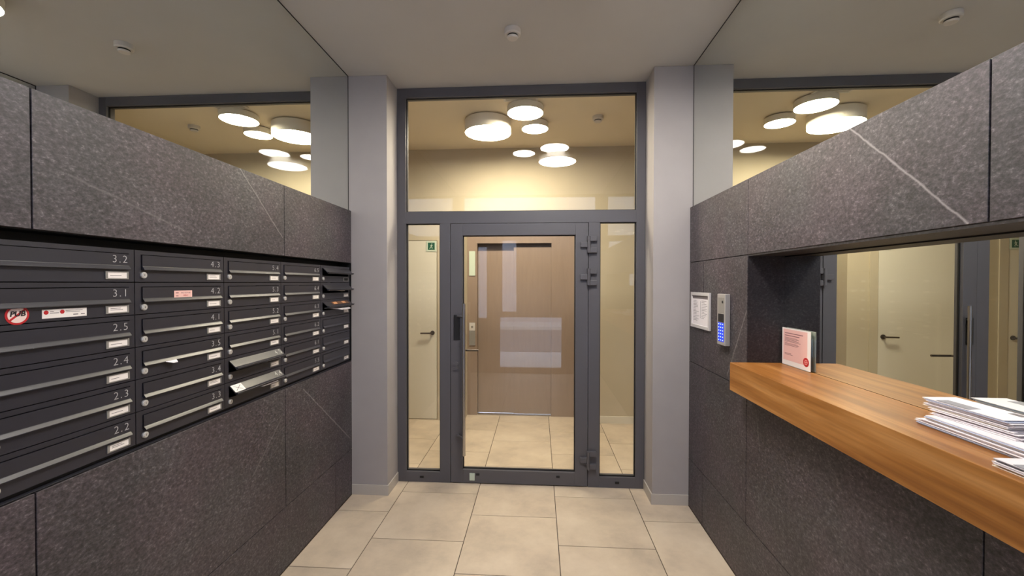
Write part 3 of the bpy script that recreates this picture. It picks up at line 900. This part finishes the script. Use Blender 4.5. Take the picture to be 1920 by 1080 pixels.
def envelope(cx, cy, z, lx, ly, th, rot, mat, label, group, window=False, tilt=0.0):
    bm = bmesh.new()
    # slightly pillowed paper body: thicker in the middle than at the edges
    nx, ny = 4, 6
    top, bot = [], []
    for i in range(nx + 1):
        for j in range(ny + 1):
            a, b = i / nx - 0.5, j / ny - 0.5
            k = (1 - (2 * a) ** 4) * (1 - (2 * b) ** 4)
            top.append(bm.verts.new((a * lx, b * ly, th * (0.55 + 0.45 * k))))
            bot.append(bm.verts.new((a * lx, b * ly, 0)))
    f = lambda i, j: i * (ny + 1) + j
    for i in range(nx):
        for j in range(ny):
            bm.faces.new([top[q] for q in (f(i, j), f(i + 1, j), f(i + 1, j + 1), f(i, j + 1))])
            bm.faces.new([bot[q] for q in (f(i, j), f(i, j + 1), f(i + 1, j + 1), f(i + 1, j))])
    ring = [f(i, 0) for i in range(nx + 1)] + [f(nx, j) for j in range(1, ny + 1)] + [f(i, ny) for i in range(nx - 1, -1, -1)] + [f(0, j) for j in range(ny - 1, 0, -1)]
    for a, b in zip(ring, ring[1:] + ring[:1]):
        bm.faces.new((bot[a], bot[b], top[b], top[a]))
    o = link('envelope', finish(bm, 'envelope', mat), None, (cx, cy, z))
    o.rotation_euler = (0, tilt, rot)
    if not window:
        label = {'paper': 'white ', 'paper_cream': 'cream ', 'paper_blue': 'pale blue ', 'paper_grey': 'grey '}[mat] + label
    tag(o, label, 'envelope', group)
    if window:
        for nm, bx, mt in (('address_window', (-0.048, -0.012, -0.02, 0.07), 'paper_grey'), ('postmark', (0.020, 0.038, -0.085, -0.055), 'ink_grey')):
            b2 = bmesh.new(); box(b2, bx[0], bx[1], bx[2], bx[3], th, th + 0.0004)
            link(nm, finish(b2, nm, mt), o)
    return o
rnd = random.Random(11)
G1 = 'envelopes in the lower part of the tall post pile'
G2 = 'envelopes in the upper part of the tall post pile'
G3 = 'envelopes in the low pile on the ledge edge'
z = LZ + 0.0005
def pick(rn):
    return rn.choice(['paper', 'paper', 'paper', 'paper_cream', 'paper_blue', 'paper'])
for k in range(9):
    th = rnd.uniform(0.0020, 0.0042)
    lx, ly = 0.138, 0.300
    x0 = 1.143 + rnd.uniform(0, 0.006) + (0.004 if k > 4 else 0)
    envelope(x0 + lx / 2, 1.345 - ly / 2 - rnd.uniform(0, 0.012) - (0.022 if k > 3 else 0), z, lx, ly, th, rnd.uniform(-0.015, 0.015), pick(rnd),
             'large envelope low in the tall post pile on the wooden ledge', G1)
    z += th + 0.0004
for k in range(12):
    th = rnd.uniform(0.0022, 0.0046)
    lx, ly = 0.100, 0.220
    last = k == 11
    if k == 8:
        th = 0.005
    envelope(1.178 + lx / 2 + rnd.uniform(0, 0.008), 1.357 - ly / 2 - rnd.uniform(0, 0.016) - (0.02 if k < 5 else 0), z, lx, ly, th, 0.05 + rnd.uniform(-0.025, 0.025),
             'paper' if last else pick(rnd),
             'white windowed envelope topmost on the tall post pile' if last else 'letter-size envelope high in the tall post pile on the wooden ledge', None if last else G2, last)
    z += th + 0.0004
z = LZ + 0.0005
for k in range(6):
    th = rnd.uniform(0.0024, 0.0040)
    lx, ly = 0.105, 0.220
    last = k == 5
    envelope(1.0415 + lx / 2 + 0.004 - (0 if k else 0) + rnd.uniform(0, 0.006), 1.038 - ly / 2 - rnd.uniform(0, 0.010), z, lx * 0.92, ly, th, rnd.uniform(-0.02, 0.02), 'paper_grey' if k == 4 else pick(rnd),
             'white windowed envelope topmost on the low pile at the ledge edge' if last else 'letter-size envelope in the low pile at the ledge edge', None if last else G3, last)
    z += th + 0.0004

# ================================================================== NOTICE FRAME, INTERCOM
nf = empty('notice_frame', (XR - 0.006, 2.925, 1.335))
tag(nf, 'silver-framed residents notice mounted on the stone beside the intercom', 'notice frame')
ya, yb, za, zb = 2.762, 3.088, 1.336, 1.582
w = 0.022
boxes('frame', [(XR - 0.014, XR - 0.0005, ya, ya + w, za, zb), (XR - 0.014, XR - 0.0005, yb - w, yb, za, zb), (XR - 0.014, XR - 0.0005, ya + w, yb - w, za, za + w), (XR - 0.014, XR - 0.0005, ya + w, yb - w, zb - w, zb)], 'pale_metal', nf, 0.002)
boxes('paper', [(XR - 0.006, XR - 0.0010, ya + w, yb - w, za + w, zb - w)], 'paper', nf)
pr = [(XR - 0.0064, XR - 0.006, ya + w, yb - w, zb - w - 0.022, zb - w)]
boxes('heading', pr, 'ink_grey', nf)
pr = []
rn = random.Random(3)
for cidx, (p, q) in enumerate(((2.945, 3.052), (2.80, 2.905))):
    for k in range(14 if cidx == 0 else 12):
        zz = zb - w - 0.036 - k * 0.0105
        pr.append((XR - 0.0064, XR - 0.006, q - rn.uniform(0.04, q - p), q, zz - 0.0012, zz + 0.0012))
boxes('print', pr, 'ink_grey', nf)
boxes('print', [(XR - 0.0064, XR - 0.006, 2.922, 2.926, za + 0.07, zb - 0.06)], 'ink_grey', nf)

ic = empty('intercom', (XR - 0.015, 2.545, 1.28))
tag(ic, 'slim grey door intercom with glowing blue keypad on the stone', 'intercom')
ia, ib, iz0, iz1 = 2.492, 2.600, 1.279, 1.582
boxes('housing', [(XR - 0.030, XR - 0.0005, ia, ib, iz0, iz1)], 'grey_metal', ic, 0.003)
boxes('display_plate', [(XR - 0.0312, XR - 0.0300, ia + 0.016, ib - 0.016, 1.468, iz1 - 0.022)], 'holder', ic)
boxes('speaker_plate', [(XR - 0.0312, XR - 0.0300, ia + 0.016, ib - 0.016, 1.415, 1.464)], 'ink', ic)
shape('camera_lens', lambda bm: cyl(bm, (XR - 0.0312, ia + 0.032, 1.535), (XR - 0.0330, ia + 0.032, 1.535), 0.008, 20), 'gasket', ic)
kp = boxes('keypad', [(XR - 0.0312, XR - 0.0300, ia + 0.016, ib - 0.016, 1.300, 1.412)], 'blue_key', ic)
for rr in range(6):
    for cc in range(3):
        y = ia + 0.0285 + cc * 0.0255
        zq = 1.309 + rr * 0.0188
        boxes('key', [(XR - 0.0324, XR - 0.0312, y - 0.0040, y + 0.0040, zq - 0.0030, zq + 0.0030)], 'key_light', kp)

# ================================================================== LAMPS AND CEILING FITTINGS
emit_v = emission('lamp_diffuser_cool', VEST_COL, VEST_LAMP)
emit_l = emission('lamp_diffuser_warm', LOBBY_COL, LOBBY_LAMP)
def lamp(x, y, rad, drop, em, label, group):
    t = empty('ceiling_lamp', (x, y, ZC - drop))
    tag(t, label, 'ceiling lamp', group)
    zb = ZC - drop
    def drum(bm):
        seg = 64
        prof = [(rad - 0.004, zb + 0.004), (rad - 0.004, zb), (rad, zb), (rad, ZC - 0.012), (rad - 0.004, ZC - 0.012), (rad - 0.004, zb + 0.004)]
        rings = []
        for rr_, zz in prof[:-1]:
            rings.append([bm.verts.new((x + rr_ * math.cos(2 * math.pi * i / seg), y + rr_ * math.sin(2 * math.pi * i / seg), zz)) for i in range(seg)])
        for k in range(len(rings)):
            A, B = rings[k], rings[(k + 1) % len(rings)]
            for i in range(seg):
                bm.faces.new((A[i], A[(i + 1) % seg], B[(i + 1) % seg], B[i]))
        bm.faces.new(rings[4])
        bmesh.ops.recalc_face_normals(bm, faces=bm.faces)
    shape('shade', drum, 'lamp_side', t)
    shape('canopy', lambda bm: cyl(bm, (x, y, ZC - 0.02), (x, y, ZC - 0.0005), rad * 0.86, 48), 'holder', t)
    shape('diffuser', lambda bm: cyl(bm, (x, y, zb + 0.002), (x, y, zb + 0.006), rad - 0.0042, 64), em, t)
GV, GL = 'drum lamps on the vestibule ceiling', 'drum lamps on the lobby ceiling'
lamp(0.226, 1.735, 0.226, 0.128, emit_v, 'largest round drum lamp on the vestibule ceiling', GV)
lamp(0.180, 2.065, 0.163, 0.068, emit_v, 'middle-sized round drum lamp on the vestibule ceiling', GV)
lamp(-0.173, 1.885, 0.132, 0.068, emit_v, 'smallest round drum lamp on the vestibule ceiling', GV)
lamp(-0.495, 4.085, 0.226, 0.128, emit_l, 'largest round drum lamp on the lobby ceiling', GL)
lamp(-0.120, 3.775, 0.163, 0.068, emit_l, 'middle-sized round drum lamp on the lobby ceiling', GL)
lamp(-0.037, 4.165, 0.132, 0.068, emit_l, 'smallest round drum lamp on the lobby ceiling', GL)

def smoke(x, y, label):
    t = empty('smoke_detector', (x, y, ZC - 0.055)); tag(t, label, 'smoke detector')
    shape('base', lambda bm: (cyl(bm, (x, y, ZC - 0.030), (x, y, ZC - 0.0005), 0.052, 40), cyl(bm, (x, y, ZC - 0.036), (x, y, ZC - 0.030), 0.046, 40, 0.052)), 'white', t)
    shape('vent_ring', lambda bm: cyl(bm, (x, y, ZC - 0.046), (x, y, ZC - 0.034), 0.033, 32), 'gasket', t)
    shape('cap', lambda bm: cyl(bm, (x, y, ZC - 0.056), (x, y, ZC - 0.046), 0.030, 32, 0.036), 'white', t)
smoke(-0.165, 2.64, 'white round smoke detector on the vestibule ceiling')
smoke(0.565, 4.05, 'white round smoke detector on the lobby ceiling')

vp = empty('ceiling_vent', (-0.155, 3.605, ZC - 0.012)); tag(vp, 'white rectangular vent plate on the ceiling above the lobby lamps', 'vent')
boxes('plate', [(-0.305, -0.005, 3.556, 3.652, ZC - 0.012, ZC - 0.0005)], 'white', vp, 0.002)
boxes('slot', [(-0.285, -0.025, 3.578 + k * 0.022, 3.586 + k * 0.022, ZC - 0.0135, ZC - 0.0118) for k in range(3)], 'holder', vp)

# ================================================================== LIFT
lift = empty('lift_entrance', ((AX0 + AX1) / 2, YE, 0))
tag(lift, 'taupe metal lift entrance with two sliding door panels', 'lift')
OX0, OX1, OZ = -0.757, 0.160, 2.136
boxes('portal', [(AX0, OX0, YE, YE + 0.04, 0, AZ), (OX1, AX1, YE, YE + 0.04, 0, AZ), (OX0, OX1, YE, YE + 0.04, OZ, AZ)], 'taupe', lift)
boxes('portal_reveal', [(OX0 - 0.01, OX0, YE + 0.04, YE + 0.13, 0, OZ), (OX1, OX1 + 0.01, YE + 0.04, YE + 0.13, 0, OZ), (OX0, OX1, YE + 0.04, YE + 0.13, OZ, OZ + 0.01)], 'taupe_dark', lift)
boxes('header', [(OX0, OX1, YE + 0.085, YE + 0.10, 2.0, OZ)], 'taupe_dark', lift)
boxes('door_panel', [(OX0, -0.300, YE + 0.072, YE + 0.084, 0.012, 2.045)], 'taupe', lift, 0.001)
boxes('door_panel', [(-0.306, OX1, YE + 0.050, YE + 0.066, 0.012, 2.088)], 'taupe', lift, 0.001)
boxes('sill', [(OX0, OX1, YE + 0.0, YE + 0.09, 0.0005, 0.010)], 'steel', lift)
ind = boxes('indicator_plate', [(-0.857, -0.782, YE - 0.010, YE - 0.0003, 1.735, 2.038)], 'sign_back', lift, 0.001)
ind['label'] = 'pale floor indicator plate'
cp = boxes('call_panel', [(-0.857, -0.782, YE - 0.008, YE - 0.0003, 0.868, 1.152)], 'grey_metal', lift, 0.001)
boxes('call_panel_top', [(-0.855, -0.784, YE - 0.010, YE - 0.008, 1.055, 1.150)], 'white', cp)
boxes('call_panel_base', [(-0.855, -0.784, YE - 0.010, YE - 0.008, 0.870, 1.050)], 'holder', cp)
shape('call_button', lambda bm: cyl(bm, (-0.8195, YE - 0.010, 1.10), (-0.8195, YE - 0.014, 1.10), 0.014, 24), 'holder', cp)

# ================================================================== EXIT SIGNS
def exit_sign(x1, label):
    t = empty('emergency_sign', (x1 - 0.065, YB - 0.012, 2.018)); tag(t, label, 'sign')
    xa, xb, za_, zb_ = x1 - 0.130, x1 - 0.008, 2.020, 2.146
    boxes('plate', [(xa, xb, YB - 0.010, YB - 0.0045, za_, zb_)], 'sign_back', t, 0.0008)
    boxes('green_field', [(xa + 0.020, xb - 0.020, YB - 0.0108, YB - 0.010, za_ + 0.020, zb_ - 0.020)], 'green', t)
    cx, cz = (xa + xb) / 2, (za_ + zb_) / 2
    def man(bm):
        y = YB - 0.0112
        cyl(bm, (cx + 0.006, y, cz + 0.027), (cx + 0.006, y + 0.0004, cz + 0.027), 0.0055, 16)
        def limb(a, b, w_):
            d = Vector((b[0] - a[0], b[1] - a[1])); n = Vector((-d.y, d.x)).normalized() * w_
            pts = [(a[0] + n.x, a[1] + n.y), (a[0] - n.x, a[1] - n.y), (b[0] - n.x, b[1] - n.y), (b[0] + n.x, b[1] + n.y)]
            bm.faces.new([bm.verts.new((cx + px_, y, cz + pz_)) for px_, pz_ in pts])
        limb((0.004, 0.018), (-0.002, -0.006), 0.006)
        limb((-0.002, -0.005), (0.012, -0.016), 0.0035); limb((0.012, -0.016), (0.010, -0.031), 0.003)
        limb((-0.003, -0.005), (-0.008, -0.020), 0.0035); limb((-0.008, -0.020), (-0.024, -0.024), 0.003)
        limb((0.004, 0.015), (0.019, 0.004), 0.0025); limb((0.003, 0.015), (-0.014, 0.010), 0.0025)
    shape('running_figure', man, 'sign_back', t, False)
exit_sign(D1[1], 'green emergency exit pictogram on the white door beside the lift')
exit_sign(D2[1], 'green emergency exit pictogram on the white door farther from the lift')
